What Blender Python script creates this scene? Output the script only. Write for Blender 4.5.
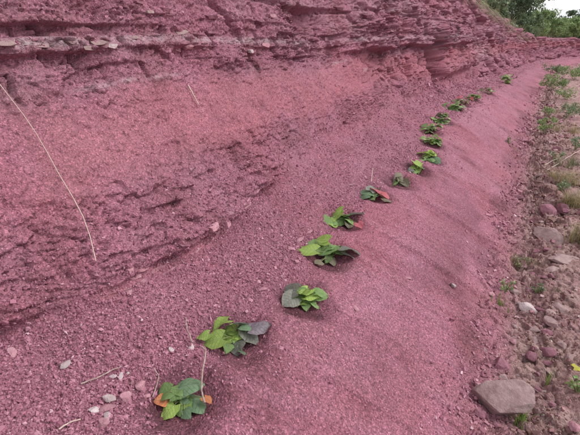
import bpy, math, random
import numpy as np
from mathutils import Vector, Matrix, Euler
from mathutils.bvhtree import BVHTree

for o in list(bpy.data.objects):
    bpy.data.objects.remove(o, do_unlink=True)
scene = bpy.context.scene
COL = scene.collection
R = math.radians
rng = np.random.default_rng(11)
random.seed(5)

# ------------------------------------------------------------------ camera, sky, sun, exposure
EYE = 1.6; FPX = 446.0; PITCH = R(22.0); YAW = R(27.0)
cam_d = bpy.data.cameras.new('camera'); cam = bpy.data.objects.new('camera', cam_d); COL.objects.link(cam)
cam_d.sensor_width = 36; cam_d.lens = 36 * FPX / 580; cam_d.clip_start = 0.05; cam_d.clip_end = 2000
cam.location = (0, 0, EYE); cam.rotation_euler = (R(90) - PITCH, 0, YAW)
scene.camera = cam

SUN_EL, SUN_AZ = R(46), R(62)          # azimuth measured from +Y towards +X
world = bpy.data.worlds.new('World'); scene.world = world; world.use_nodes = True
wn = world.node_tree; wn.nodes.clear()
wo = wn.nodes.new('ShaderNodeOutputWorld'); wb = wn.nodes.new('ShaderNodeBackground')
sk = wn.nodes.new('ShaderNodeTexSky'); sk.sky_type = 'NISHITA'; sk.sun_disc = False
sk.sun_elevation = SUN_EL; sk.sun_rotation = SUN_AZ; sk.dust_density = 4.0; sk.air_density = 1.0; sk.ozone_density = 1.0
hs = wn.nodes.new('ShaderNodeHueSaturation'); hs.inputs['Saturation'].default_value = 0.28   # overcast: grey-white
wn.links.new(sk.outputs[0], hs.inputs['Color'])
cloud = wn.nodes.new('ShaderNodeMix'); cloud.data_type = 'RGBA'; cloud.inputs[0].default_value = 0.72    # even cloud cover
cloud.inputs[7].default_value = (6.6, 6.7, 6.95, 1); wn.links.new(hs.outputs[0], cloud.inputs[6]); wn.links.new(cloud.outputs[2], wb.inputs['Color'])
wb.inputs['Strength'].default_value = 0.12
wn.links.new(wb.outputs[0], wo.inputs['Surface'])
sun_d = bpy.data.lights.new('sun', 'SUN'); sun = bpy.data.objects.new('sun', sun_d); COL.objects.link(sun)
sun_d.energy = 1.4; sun_d.angle = R(30); sun_d.color = (1.0, 0.965, 0.93)
sd = Vector((math.sin(SUN_AZ) * math.cos(SUN_EL), math.cos(SUN_AZ) * math.cos(SUN_EL), math.sin(SUN_EL)))
sun.rotation_euler = sd.to_track_quat('Z', 'Y').to_euler(); sun.location = (0, 0, 20)
vs = scene.view_settings
vs.view_transform = 'Standard'; vs.look = 'None'; vs.gamma = 1.0; vs.use_curve_mapping = False
vs.exposure = 0.68

def pixel_ray(px, py):
    u = (float(px) - 290) / FPX; v = -(float(py) - 217.5) / FPX
    f = Vector((-math.sin(YAW) * math.cos(PITCH), math.cos(YAW) * math.cos(PITCH), -math.sin(PITCH)))
    r = Vector((math.cos(YAW), math.sin(YAW), 0)); up = r.cross(f)
    return (f + u * r + v * up).normalized()
ORIGIN = Vector((0, 0, EYE))

# ------------------------------------------------------------------ noise in numpy
def _h(ix, iy, iz, seed):
    h = (ix.astype(np.int64) * 374761393 + iy.astype(np.int64) * 668265263 + iz.astype(np.int64) * 2147483647 + seed * 974711) & 0xFFFFFFFF
    h = ((h ^ (h >> 13)) * 1274126177) & 0xFFFFFFFF
    h = ((h ^ (h >> 16)) * 2246822519) & 0xFFFFFFFF
    return (h ^ (h >> 15)) & 0xFFFFFFFF
def hash01(ix, iy, iz=None, seed=0):
    if iz is None: iz = np.zeros_like(ix)
    return _h(ix, iy, iz, seed).astype(np.float64) / 4294967295.0
def vnoise(x, y, z=None, seed=0):
    """smooth value noise, -1..1"""
    if z is None:
        ix, iy = np.floor(x), np.floor(y); fx, fy = x - ix, y - iy
        fx = fx * fx * fx * (fx * (fx * 6 - 15) + 10); fy = fy * fy * fy * (fy * (fy * 6 - 15) + 10)
        a = hash01(ix, iy, None, seed); b = hash01(ix + 1, iy, None, seed); c = hash01(ix, iy + 1, None, seed); d = hash01(ix + 1, iy + 1, None, seed)
        return ((a + (b - a) * fx) * (1 - fy) + (c + (d - c) * fx) * fy) * 2 - 1
    iz = np.floor(z); fz = z - iz; fz = fz * fz * (3 - 2 * fz)
    # two 2-D slices with their own seeds
    ix, iy = np.floor(x), np.floor(y); fx, fy = x - ix, y - iy
    fx = fx * fx * (3 - 2 * fx); fy = fy * fy * (3 - 2 * fy)
    out = 0
    for k in (0, 1):
        a = hash01(ix, iy, iz + k, seed); b = hash01(ix + 1, iy, iz + k, seed); c = hash01(ix, iy + 1, iz + k, seed); d = hash01(ix + 1, iy + 1, iz + k, seed)
        v = (a + (b - a) * fx) * (1 - fy) + (c + (d - c) * fx) * fy
        out = out + v * (fz if k else (1 - fz))
    return out * 2 - 1
def fbm(x, y, z=None, oct=4, seed=0, gain=0.5):
    s = 0; a = 1.0; n = 0
    for k in range(oct):
        f = 2.03 ** k
        s = s + a * vnoise(x * f + 7.1 * k, y * f - 3.7 * k, None if z is None else z * f + 1.3 * k, seed + k); n += a; a *= gain
    return s / n
def voronoi(x, y, seed=0):
    """returns id-hash, local dx, dy, F1, F2"""
    ix, iy = np.floor(x), np.floor(y)
    f1 = np.full(x.shape, 9.0); f2 = np.full(x.shape, 9.0); hid = np.zeros(x.shape); dx = np.zeros(x.shape); dy = np.zeros(x.shape)
    for a in (-1, 0, 1):
        for b in (-1, 0, 1):
            cx, cy = ix + a, iy + b
            px = cx + hash01(cx, cy, None, seed); py = cy + hash01(cx, cy, None, seed + 5)
            d = (x - px) ** 2 + (y - py) ** 2
            m = d < f1
            f2 = np.where(m, f1, np.minimum(f2, d))
            hid = np.where(m, hash01(cx, cy, None, seed + 9), hid); dx = np.where(m, x - px, dx); dy = np.where(m, y - py, dy)
            f1 = np.where(m, d, f1)
    return hid, dx, dy, np.sqrt(f1), np.sqrt(f2)
def facets(x, y, seed=0, tilt=0.8, crack=0.45):
    """angular broken-rock relief, about -0.5..0.5"""
    h, dx, dy, f1, f2 = voronoi(x, y, seed)
    a = (h * 37.7) % 1.0 * 6.2832
    r = (h - 0.5) + tilt * (np.cos(a) * dx + np.sin(a) * dy)
    edge = np.clip((f2 - f1) / 0.11, 0, 1)
    return r - crack * (1 - edge)
def sstep(a, b, x):
    t = np.clip((x - a) / (b - a), 0, 1); return t * t * (3 - 2 * t)

# ------------------------------------------------------------------ materials
def new_mat(name):
    m = bpy.data.materials.new(name); m.use_nodes = True; nt = m.node_tree; nt.nodes.clear()
    out = nt.nodes.new('ShaderNodeOutputMaterial'); b = nt.nodes.new('ShaderNodeBsdfPrincipled')
    nt.links.new(b.outputs[0], out.inputs['Surface']); return m, nt, b
def ramp(nt, fac, stops):
    r = nt.nodes.new('ShaderNodeValToRGB'); e = r.color_ramp.elements
    while len(e) < len(stops): e.new(0.5)
    for q, (p, c) in zip(e, stops): q.position = p; q.color = (*c, 1)
    nt.links.new(fac, r.inputs[0]); return r.outputs[0]
def noise_t(nt, vec, scale, detail=5, rough=0.6):
    n = nt.nodes.new('ShaderNodeTexNoise'); n.inputs['Scale'].default_value = scale; n.inputs['Detail'].default_value = detail; n.inputs['Roughness'].default_value = rough
    nt.links.new(vec, n.inputs['Vector']); return n.outputs['Fac']
def mix_c(nt, fac, a, b, mode='MIX'):
    m = nt.nodes.new('ShaderNodeMix'); m.data_type = 'RGBA'; m.blend_type = mode
    for sock, v in ((m.inputs[0], fac), (m.inputs[6], a), (m.inputs[7], b)):
        if hasattr(v, 'is_linked'): nt.links.new(v, sock)
        elif isinstance(v, tuple): sock.default_value = (*v, 1)
        else: sock.default_value = v
    return m.outputs[2]
def attr(nt, name):
    a = nt.nodes.new('ShaderNodeAttribute'); a.attribute_name = name; return a
def math_n(nt, op, a, b=None):
    m = nt.nodes.new('ShaderNodeMath'); m.operation = op
    for s, v in ((m.inputs[0], a), (m.inputs[1], b)):
        if v is None: continue
        if hasattr(v, 'is_linked'): nt.links.new(v, s)
        else: s.default_value = v
    return m.outputs[0]
def bump(nt, bsdf, hs_):
    prev = None
    for h, dist, st in hs_:
        b = nt.nodes.new('ShaderNodeBump'); b.inputs['Distance'].default_value = dist; b.inputs['Strength'].default_value = st
        nt.links.new(h, b.inputs['Height'])
        if prev: nt.links.new(prev, b.inputs['Normal'])
        prev = b.outputs[0]
    nt.links.new(prev, bsdf.inputs['Normal'])
def geo_pos(nt):
    return nt.nodes.new('ShaderNodeNewGeometry').outputs['Position']

MAUVE = (0.300, 0.118, 0.158); DUST = (0.44, 0.215, 0.270); DARK = (0.195, 0.068, 0.092); REDB = (0.370, 0.108, 0.142)
PALE = (0.48, 0.36, 0.39); BROWN = (0.285, 0.180, 0.175)

def soil_material():
    m, nt, b = new_mat('red_shale_soil')
    pos = geo_pos(nt)
    n1 = noise_t(nt, pos, 3.2, 5, 0.62)
    c = ramp(nt, n1, [(0.30, DARK), (0.45, MAUVE), (0.60, (0.330, 0.133, 0.188)), (0.80, (0.39, 0.190, 0.250))])
    n2 = noise_t(nt, pos, 1.1, 3, 0.5)
    c = mix_c(nt, ramp(nt, n2, [(0.45, (0, 0, 0)), (0.68, (0.34,) * 3)]), c, REDB)
    rd = attr(nt, 'red'); c = mix_c(nt, math_n(nt, 'MULTIPLY', rd.outputs['Fac'], ramp(nt, noise_t(nt, pos, 5.5, 6, 0.72), [(0.36, (0.1,) * 3), (0.60, (0.9,) * 3)])), c, (0.395, 0.128, 0.160))
    ws = attr(nt, 'wash'); c = mix_c(nt, math_n(nt, 'MULTIPLY', ws.outputs['Fac'], 0.6), c, (0.41, 0.195, 0.250))
    # grains of different tint
    v = nt.nodes.new('ShaderNodeTexVoronoi'); v.inputs['Scale'].default_value = 165; nt.links.new(pos, v.inputs['Vector'])
    g = nt.nodes.new('ShaderNodeSeparateColor'); nt.links.new(v.outputs['Color'], g.inputs[0])
    gr = ramp(nt, g.outputs[0], [(0.0, (0.50,) * 3), (0.45, (0.95,) * 3), (0.84, (1.18,) * 3), (1.0, (1.9,) * 3)])
    c = mix_c(nt, 0.8, c, gr, 'MULTIPLY')
    # bedding colours in the cut face, pale silty seams
    st = attr(nt, 'seam'); c = mix_c(nt, math_n(nt, 'MULTIPLY', st.outputs['Fac'], ramp(nt, noise_t(nt, pos, 9, 4, 0.7), [(0.36, (0.0,) * 3), (0.62, (0.85,) * 3)])), c, PALE)
    gy = attr(nt, 'grey'); c = mix_c(nt, math_n(nt, 'MULTIPLY', gy.outputs['Fac'], ramp(nt, noise_t(nt, pos, 5.5, 6, 0.7), [(0.35, (0.0,) * 3), (0.7, (0.8,) * 3)])), c, (0.38, 0.245, 0.285))
    # trodden brown mud of the path
    pt = attr(nt, 'path'); pn = noise_t(nt, pos, 4.5, 5, 0.65)
    mud = ramp(nt, pn, [(0.3, (0.19, 0.115, 0.100)), (0.45, (0.30, 0.185, 0.168)), (0.58, (0.40, 0.270, 0.250)), (0.78, (0.40, 0.215, 0.215))])
    c = mix_c(nt, math_n(nt, 'MULTIPLY', pt.outputs['Fac'], ramp(nt, noise_t(nt, pos, 2.3, 4, 0.6), [(0.32, (0.55,) * 3), (0.6, (1,) * 3)])), c, mud)
    c = mix_c(nt, 1.0, c, ramp(nt, attr(nt, 'damp_shade').outputs['Fac'], [(0, (1, 1, 1)), (1, (0.36, 0.32, 0.32))]), 'MULTIPLY')  # darkens moist soil and paints contact shade under the plants
    nt.links.new(c, b.inputs['Base Color']); b.inputs['Roughness'].default_value = 0.93; b.inputs['Specular IOR Level'].default_value = 0.25
    v2 = nt.nodes.new('ShaderNodeTexVoronoi'); v2.inputs['Scale'].default_value = 105; nt.links.new(pos, v2.inputs['Vector'])
    bump(nt, b, [(v2.outputs['Distance'], 0.007, 0.6), (v.outputs['Distance'], 0.006, 0.7), (noise_t(nt, pos, 300, 3, 0.7), 0.004, 0.8)])
    return m
SOIL = soil_material()

def stone_material(name, a, bcol, c3, rough=0.85, dust=0.25):
    m, nt, b = new_mat(name)
    info = nt.nodes.new('ShaderNodeObjectInfo'); pos = geo_pos(nt)
    c = ramp(nt, noise_t(nt, pos, 22, 6, 0.65), [(0.3, a), (0.52, bcol), (0.72, c3)])
    val = ramp(nt, info.outputs['Random'], [(0, (0.78,) * 3), (1, (1.2,) * 3)])
    c = mix_c(nt, 1.0, c, val, 'MULTIPLY')
    c = mix_c(nt, ramp(nt, noise_t(nt, pos, 60, 4, 0.7), [(0.5, (0,) * 3), (0.75, (dust,) * 3)]), c, DUST)
    nt.links.new(c, b.inputs['Base Color']); b.inputs['Roughness'].default_value = rough; b.inputs['Specular IOR Level'].default_value = 0.3
    bump(nt, b, [(noise_t(nt, pos, 45, 6, 0.7), 0.012, 0.6), (noise_t(nt, pos, 180, 3, 0.7), 0.004, 0.5)])
    return m
ST_PINK = stone_material('pink_shale_stone', (0.32, 0.14, 0.17), (0.44, 0.22, 0.26), (0.54, 0.33, 0.37))
ST_DARK = stone_material('dark_shale_stone', (0.18, 0.075, 0.10), (0.27, 0.115, 0.150), (0.36, 0.18, 0.225))
ST_PALE = stone_material('pale_silt_stone', (0.36, 0.27, 0.27), (0.47, 0.38, 0.385), (0.58, 0.50, 0.50))
ST_GREY = stone_material('grey_brown_stone', (0.22, 0.14, 0.14), (0.32, 0.22, 0.215), (0.42, 0.30, 0.295))

def chip_material():
    m, nt, b = new_mat('shale_chip')
    t = attr(nt, 'tint'); pt = attr(nt, 'path')
    c = ramp(nt, t.outputs['Fac'], [(0, (0.20, 0.074, 0.104)), (0.3, (0.285, 0.110, 0.156)), (0.75, (0.37, 0.165, 0.222)), (0.95, (0.49, 0.27, 0.33)), (1, (0.62, 0.46, 0.49))])
    c2 = ramp(nt, t.outputs['Fac'], [(0, (0.13, 0.075, 0.065)), (0.4, (0.24, 0.135, 0.12)), (0.8, (0.33, 0.21, 0.19)), (1, (0.48, 0.40, 0.36))])
    c = mix_c(nt, pt.outputs['Fac'], c, c2)
    nt.links.new(c, b.inputs['Base Color']); b.inputs['Roughness'].default_value = 0.9; b.inputs['Specular IOR Level'].default_value = 0.25
    return m
CHIP = chip_material()

def leaf_material(name, col, back, vein, rough=0.62, trans=0.35, var=0.22):
    m, nt, b = new_mat(name)
    tc = nt.nodes.new('ShaderNodeTexCoord'); uv = nt.nodes.new('ShaderNodeSeparateXYZ'); nt.links.new(tc.outputs['UV'], uv.inputs[0])
    info = nt.nodes.new('ShaderNodeObjectInfo')
    ax = math_n(nt, 'ABSOLUTE', math_n(nt, 'SUBTRACT', uv.outputs[0], 0.5))
    mid = ramp(nt, ax, [(0.0, (1,) * 3), (0.035, (0,) * 3)])
    side = math_n(nt, 'FRACT', math_n(nt, 'SUBTRACT', math_n(nt, 'MULTIPLY', uv.outputs[1], 5.5), math_n(nt, 'MULTIPLY', ax, 4.0)))
    sv = ramp(nt, side, [(0.0, (0.7,) * 3), (0.10, (0,) * 3), (0.9, (0,) * 3), (1.0, (0.7,) * 3)])
    vmask = math_n(nt, 'MAXIMUM', mid, sv)
    n = noise_t(nt, tc.outputs['UV'], 6, 4, 0.6)
    c = mix_c(nt, ramp(nt, n, [(0.38, (0,) * 3), (0.68, (1,) * 3)]), col, back)
    c = mix_c(nt, math_n(nt, 'MULTIPLY', vmask, 0.75), c, vein)
    c = mix_c(nt, ramp(nt, noise_t(nt, tc.outputs['UV'], 11, 5, 0.7), [(0.5, (0,) * 3), (0.72, (0.38,) * 3)]), c, (0.36, 0.22, 0.24))
    c = mix_c(nt, 1.0, c, ramp(nt, info.outputs['Random'], [(0, (1 - var,) * 3), (1, (1 + var,) * 3)]), 'MULTIPLY')
    nt.links.new(c, b.inputs['Base Color']); b.inputs['Roughness'].default_value = rough; b.inputs['Specular IOR Level'].default_value = 0.28
    bump(nt, b, [(vmask, 0.005, 0.6), (n, 0.005, 0.5)])
    if trans:
        tr = nt.nodes.new('ShaderNodeBsdfTranslucent'); nt.links.new(c, tr.inputs['Color'])
        ms = nt.nodes.new('ShaderNodeMixShader'); ms.inputs[0].default_value = trans
        out = [q for q in nt.nodes if q.type == 'OUTPUT_MATERIAL'][0]
        nt.links.new(b.outputs[0], ms.inputs[1]); nt.links.new(tr.outputs[0], ms.inputs[2]); nt.links.new(ms.outputs[0], out.inputs['Surface'])
    return m
LF = {
    'bright': leaf_material('bright_green_leaf', (0.29, 0.43, 0.085), (0.37, 0.51, 0.14), (0.46, 0.58, 0.24)),
    'green': leaf_material('green_leaf', (0.19, 0.33, 0.10), (0.26, 0.39, 0.155), (0.35, 0.46, 0.23)),
    'blue': leaf_material('blue_green_leaf', (0.13, 0.225, 0.120), (0.18, 0.285, 0.16), (0.22, 0.30, 0.22), 0.58),
    'grey': leaf_material('grey_green_leaf', (0.19, 0.205, 0.165), (0.265, 0.265, 0.225), (0.26, 0.27, 0.26), 0.55),
    'purple': leaf_material('dark_purple_leaf', (0.135, 0.115, 0.135), (0.20, 0.17, 0.19), (0.20, 0.17, 0.18), 0.55, 0.2),
    'orange': leaf_material('orange_leaf', (0.62, 0.20, 0.085), (0.70, 0.30, 0.14), (0.70, 0.42, 0.25)),
    'pink': leaf_material('pink_red_leaf', (0.58, 0.115, 0.16), (0.66, 0.22, 0.25), (0.66, 0.34, 0.34)),
    'dull': leaf_material('withered_leaf', (0.17, 0.155, 0.10), (0.22, 0.19, 0.13), (0.28, 0.25, 0.18), 0.6, 0.2),
    'soft': leaf_material('soft_green_leaf', (0.30, 0.40, 0.16), (0.38, 0.47, 0.22), (0.45, 0.52, 0.30)),
    'yellow': leaf_material('yellow_leaf', (0.62, 0.58, 0.06), (0.70, 0.66, 0.14), (0.72, 0.70, 0.3)),
}
def plain_material(name, a, b_, scale=30, rough=0.8, trans=0.0, byattr=False):
    m, nt, b = new_mat(name)
    pos = geo_pos(nt)
    c = ramp(nt, noise_t(nt, pos, scale, 3, 0.6), [(0.35, a), (0.65, b_)])
    if byattr:
        c = mix_c(nt, 1.0, c, ramp(nt, attr(nt, 'tint').outputs['Fac'], [(0, (0.55, 0.55, 0.6)), (0.6, (1.0,) * 3), (1, (1.5, 1.4, 1.1))]), 'MULTIPLY')
    nt.links.new(c, b.inputs['Base Color']); b.inputs['Roughness'].default_value = rough; b.inputs['Specular IOR Level'].default_value = 0.3
    if trans:
        tr = nt.nodes.new('ShaderNodeBsdfTranslucent'); nt.links.new(c, tr.inputs['Color'])
        ms = nt.nodes.new('ShaderNodeMixShader'); ms.inputs[0].default_value = trans
        out = [q for q in nt.nodes if q.type == 'OUTPUT_MATERIAL'][0]
        nt.links.new(b.outputs[0], ms.inputs[1]); nt.links.new(tr.outputs[0], ms.inputs[2]); nt.links.new(ms.outputs[0], out.inputs['Surface'])
    return m
STRAW = plain_material('dry_straw', (0.44, 0.33, 0.28), (0.56, 0.45, 0.39), 40)
TWIG = plain_material('grey_twig', (0.24, 0.17, 0.15), (0.40, 0.31, 0.28), 60)
STEM = plain_material('plant_stem', (0.17, 0.18, 0.08), (0.22, 0.25, 0.10), 60)
BARK = plain_material('bark', (0.09, 0.07, 0.055), (0.16, 0.13, 0.105), 14)
GRASS_G = plain_material('green_grass', (0.15, 0.26, 0.05), (0.23, 0.33, 0.08), 9, 0.6, 0.3, True)
GRASS_D = plain_material('dry_grass', (0.26, 0.235, 0.12), (0.36, 0.30, 0.175), 7, 0.7, 0.25, True)
GRASS_O = plain_material('olive_grass', (0.20, 0.21, 0.12), (0.29, 0.28, 0.17), 3, 0.7, 0.25, True)
FOL_D = plain_material('dark_foliage', (0.085, 0.135, 0.075), (0.13, 0.19, 0.105), 1.5, 0.55, 0.25, True)
FOL_M = plain_material('mid_foliage', (0.155, 0.22, 0.12), (0.22, 0.285, 0.165), 1.5, 0.55, 0.3, True)
FOL_L = plain_material('light_foliage', (0.19, 0.28, 0.11), (0.26, 0.35, 0.15), 1.5, 0.55, 0.3, True)

# ------------------------------------------------------------------ object helpers
def tag(o, label=None, cat=None, group=None, kind=None):
    if label: o['label'] = label
    if cat: o['category'] = cat
    if group: o['group'] = group
    if kind: o['kind'] = kind
    return o
def mesh_np(name, V, Fq, mat=None, smooth=False):
    V = np.asarray(V, dtype=np.float32); Fq = np.asarray(Fq, dtype=np.int32)
    me = bpy.data.meshes.new(name); n = Fq.shape[1]
    me.vertices.add(len(V)); me.vertices.foreach_set('co', V.ravel())
    me.loops.add(Fq.size); me.loops.foreach_set('vertex_index', Fq.ravel())
    me.polygons.add(len(Fq)); me.polygons.foreach_set('loop_start', np.arange(0, Fq.size, n, dtype=np.int32))
    me.update(calc_edges=True)
    me.polygons.foreach_set('use_smooth', np.full(len(Fq), smooth))
    if mat: me.materials.append(mat)
    return me
def set_attr(me, name, arr):
    a = me.attributes.new(name, 'FLOAT', 'POINT'); a.data.foreach_set('value', np.asarray(arr, dtype=np.float32).ravel())
def add(name, me, parent=None):
    o = bpy.data.objects.new(name, me); COL.objects.link(o)
    if parent: o.parent = parent
    return o
def empty(name, loc):
    o = bpy.data.objects.new(name, None); o.empty_display_size = 0.05; COL.objects.link(o); o.location = loc; return o
def tube(pts, rad, sides=6):
    pts = [Vector(p) for p in pts]; V = []; Fc = []
    ref = Vector((0.31, 0.17, 0.93))
    for i, p in enumerate(pts):
        d = (pts[min(i + 1, len(pts) - 1)] - pts[max(i - 1, 0)]).normalized()
        a = d.cross(ref)
        if a.length < 0.1: a = d.cross(Vector((1, 0, 0)))
        a.normalize(); b = d.cross(a)
        for k in range(sides):
            t = 6.28318 * k / sides; V.append(p + (a * math.cos(t) + b * math.sin(t)) * rad[i])
    for i in range(len(pts) - 1):
        for k in range(sides):
            k2 = (k + 1) % sides; Fc.append((i * sides + k, i * sides + k2, (i + 1) * sides + k2, (i + 1) * sides + k))
    return V, Fc
def tubes_mesh(name, specs, mat, sides=6):
    V = []; Fc = []
    for pts, rad in specs:
        v, f = tube(pts, rad, sides); o = len(V); V += v; Fc += [tuple(i + o for i in q) for q in f]
    return mesh_np(name, np.array([tuple(v) for v in V]), np.array(Fc), mat, True)

# ------------------------------------------------------------------ the cut bank: one surface swept along the track
def bend(y):
    a = np.clip(y - 2, 0, None); b = np.clip(y - 26, 0, None)
    return 0.0017 * a * a + 0.010 * b * b
def crest_k(y): return 1 - 0.55 * sstep(8, 20, y)
def cliff_k(y): return 1.0 - 0.50 * sstep(16, 36, y)
PROF = np.array([  # offset from the track edge, height
    (16, 0.02), (4, 0.03), (1.5, 0.04), (0.8, 0.03), (0.42, 0.0), (0.22, -0.04), (0.06, 0.01), (-0.14, 0.13), (-0.42, 0.31), (-0.70, 0.465),
    (-0.86, 0.515), (-1.04, 0.56), (-1.22, 0.635), (-1.33, 0.70), (-1.39, 0.80), (-1.52, 1.0), (-1.70, 1.24), (-1.84, 1.46), (-1.95, 1.75), (-2.08, 2.2),
    (-2.30, 3.0), (-2.9, 3.22), (-6, 3.7), (-14, 4.6), (-40, 6.0)])
I_FOOT, I_CREST = 13, 10
# samples along the profile (in control-point units)
def seg(a, b, n): return np.linspace(a, b, n, endpoint=False)
U = np.concatenate([seg(0, 2, 10), seg(2, 3, 36), seg(3, 4, 46), seg(4, 6, 52), seg(6, 10, 150), seg(10, 13, 76), seg(13, 14, 20), seg(14, 17, 122), seg(17, 19, 100), seg(19, 20, 40), seg(20, 21, 12), np.linspace(21, 24, 14)])
def catmull(P, u):
    i = np.clip(np.floor(u).astype(int), 0, len(P) - 2); f = (u - i)[:, None]
    p0 = P[np.clip(i - 1, 0, None)]; p1 = P[i]; p2 = P[i + 1]; p3 = P[np.clip(i + 2, None, len(P) - 1)]
    # limited tangents keep neighbouring long and short pieces from overshooting
    d1 = (p2 - p0); d2 = (p3 - p1); L = np.linalg.norm(p2 - p1, axis=1, keepdims=True)
    t1 = d1 / np.linalg.norm(d1, axis=1, keepdims=True) * L; t2 = d2 / np.linalg.norm(d2, axis=1, keepdims=True) * L
    return (2 * f**3 - 3 * f**2 + 1) * p1 + (f**3 - 2 * f**2 + f) * t1 + (-2 * f**3 + 3 * f**2) * p2 + (f**3 - f**2) * t2
pr = catmull(PROF, U)
ys = [-2.5]
while ys[-1] < 75:
    y = ys[-1]
    ys.append(y + (0.05 if y < 0.0 else 0.014 if y < 0.45 else 0.0062 * max(1.0, y / 2.3) ** 1.32 if y < 9 else 0.0376 * (y / 9) ** 0.95))
YS = np.array(ys); NY, NU = len(YS), len(U)
Y = np.repeat(YS[:, None], NU, 1); X0 = np.repeat(pr[None, :, 0], NY, 0); Z0 = np.repeat(pr[None, :, 1], NY, 0); UU = np.repeat(U[None, :], NY, 0)
foot_dx = np.interp(YS, [-1, 0.3, 0.6, 1.0, 1.4, 2.1, 2.8, 4.2, 9, 14, 20], [-.12, -.12, -.08, 0.07, 0.12, 0.03, -.10, -.17, -.17, -.12, 0.0])[:, None]
near_foot = np.exp(-((UU - 13.6) / 2.2) ** 2)
X = X0 + foot_dx * near_foot
zf = PROF[I_FOOT, 1]
ck = crest_k(Y); kk = cliff_k(Y)
Z = np.where(UU <= I_FOOT, Z0 * np.where(Z0 > 0, ck, 1), zf * ck + (Z0 - zf) * kk)
xf = PROF[I_FOOT, 0]; X = np.where(UU > I_FOOT, xf + (X - xf) * np.where(UU < 20.2, 1 - 1.25 * (1 - kk), 1.0 - 0.3 * (1 - kk)), X)
X = X + bend(Y)
def normals(X, Y, Z):
    P = np.stack([X, Y, Z], -1); a = np.gradient(P, axis=0); b = np.gradient(P, axis=1)
    n = np.cross(b, a); n /= np.linalg.norm(n, axis=-1, keepdims=True) + 1e-12
    return n
N = normals(X, Y, Z)
if N[NY // 2, 20, 2] < 0: N = -N
T = np.concatenate([[0], np.cumsum(np.hypot(np.diff(pr[:, 0]), np.diff(pr[:, 1])))]); T = np.repeat(T[None, :], NY, 0)

def coarse_bvh(X, Y, Z, st=2):
    jj = np.unique(np.concatenate([np.arange(0, X.shape[0], st), [X.shape[0] - 1]])); ii = np.unique(np.concatenate([np.arange(0, X.shape[1], st), [X.shape[1] - 1]]))
    x, y, z = (A[np.ix_(jj, ii)] for A in (X, Y, Z)); a, b = x.shape
    v = np.stack([x, y, z], -1).reshape(-1, 3); k = np.arange(a * b).reshape(a, b)
    f = np.stack([k[:-1, :-1], k[1:, :-1], k[1:, 1:], k[:-1, 1:]], -1).reshape(-1, 4)
    return BVHTree.FromPolygons(v.tolist(), f.tolist())
base_bvh = coarse_bvh(X, Y, Z, 8)
def on_base(px, py):
    return base_bvh.ray_cast(ORIGIN, pixel_ray(px, py))[0]

# plants of the row: pixel of the root collar
PLANT_PX = [(184, 402), (238, 340), (304, 301), (330, 257), (344, 221), (374, 195), (400, 182), (417, 168), (430, 157), (432, 144), (431, 132), (443, 122), (455, 110), (474, 101), (508, 84), (463, 105), (490, 94)]
PLANT_BASE = [on_base(*p) for p in PLANT_PX]
WEED_PX = (510, 144)

# ---- displacement
fr = 0.75 * fbm(Y * 3.2, 0 * Y, None, 4, 15)
cliff = sstep(12.5 + fr, 14.0 + fr, UU)                         # 0 on the terrace, 1 on the cut face
slope = sstep(5.6, 6.6, UU) * (1 - sstep(9.0, 10.2, UU))
terr = sstep(9.4, 10.4, UU) * (1 - sstep(12.6 + fr, 13.8 + fr, UU))
pathm = 1 - sstep(4.6, 6.2, UU)
topm = sstep(20, 21, UU)
far = np.clip(Y / 6, 1, 4)
ledge_on = 1 - 0.55 * topm
# large swells
D = 0.045 * fbm(Y * 1.1, T * 1.2, None, 3, 1) * (0.35 + 0.9 * cliff)
D += 0.025 * fbm(Y * 3.3, T * 3.1, None, 3, 2) * (0.28 + 0.9 * cliff)
# bedding: ledges and crevices
zw = Z + 0.05 * fbm(Y * 0.45, 0 * Y, None, 2, 21) + 0.016 * fbm(Y * 2.6, Z * 2.0, None, 3, 22) - 0.03
zl = [1.05, 1.10, 1.115, 1.13, 1.15, 1.28, 1.30, 1.325, 1.335, 1.42, 1.435, 1.485, 1.50, 1.555, 1.565, 1.605, 1.615, 1.70, 1.71, 1.80, 1.815, 1.85, 1.86, 2.05, 2.06, 2.10, 2.11, 2.45, 2.47, 2.5, 2.52, 3.1]
of = [0.00, 0.00, -.012, -.012, .006, .00, -.022, -.022, .012, .006, -.035, -.03, .040, .048, -.055, -.05, .035, .045, .020, .035, -.050, -.050, .065, .07, .03, .03, .09, .10, .03, .03, .09, .05]
layer_amp = np.clip(0.55 + 1.5 * fbm(Y * 2.1, np.floor(zw * 6), None, 2, 31), 0.0, 1.5)
ledge = np.interp(zw, zl, of) * layer_amp
D += cliff * ledge_on * ledge * 0.46 * (0.35 + 0.65 * sstep(1.38, 1.5, zw))
# overhanging shelf and cleft further along the bank
shelf = sstep(4.6, 5.6, Y) * (1 - sstep(13.0, 14.2, Y)) * sstep(1.40, 1.44, zw + 0.05 * fbm(Y * 1.5, 0 * Y, None, 2, 40)) * (1 - 0.6 * sstep(1.7, 2.4, zw))
D += cliff * 0.20 * shelf
cleft = np.exp(-((Y - 8.9 - 0.35 * (Z - 1.2) - 0.16 * fbm(Z * 9, 0 * Y, None, 2, 41)) / 0.17) ** 4) * sstep(0.60, 0.68, Z) * (1 - sstep(1.45, 1.6, Z))
D -= cliff * 0.55 * cleft
butt = sstep(9.0, 9.2, Y) * (1 - sstep(12.2, 13.6, Y)) * sstep(0.8, 1.0, Z) * (1 - sstep(1.6, 2.0, Z))
D += cliff * 0.22 * butt
hollow = np.exp(-((Y - 4.15) / 0.28) ** 2) * sstep(1.58, 1.62, zw) * (1 - sstep(1.82, 1.86, zw))
D -= cliff * 0.13 * hollow
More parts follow.
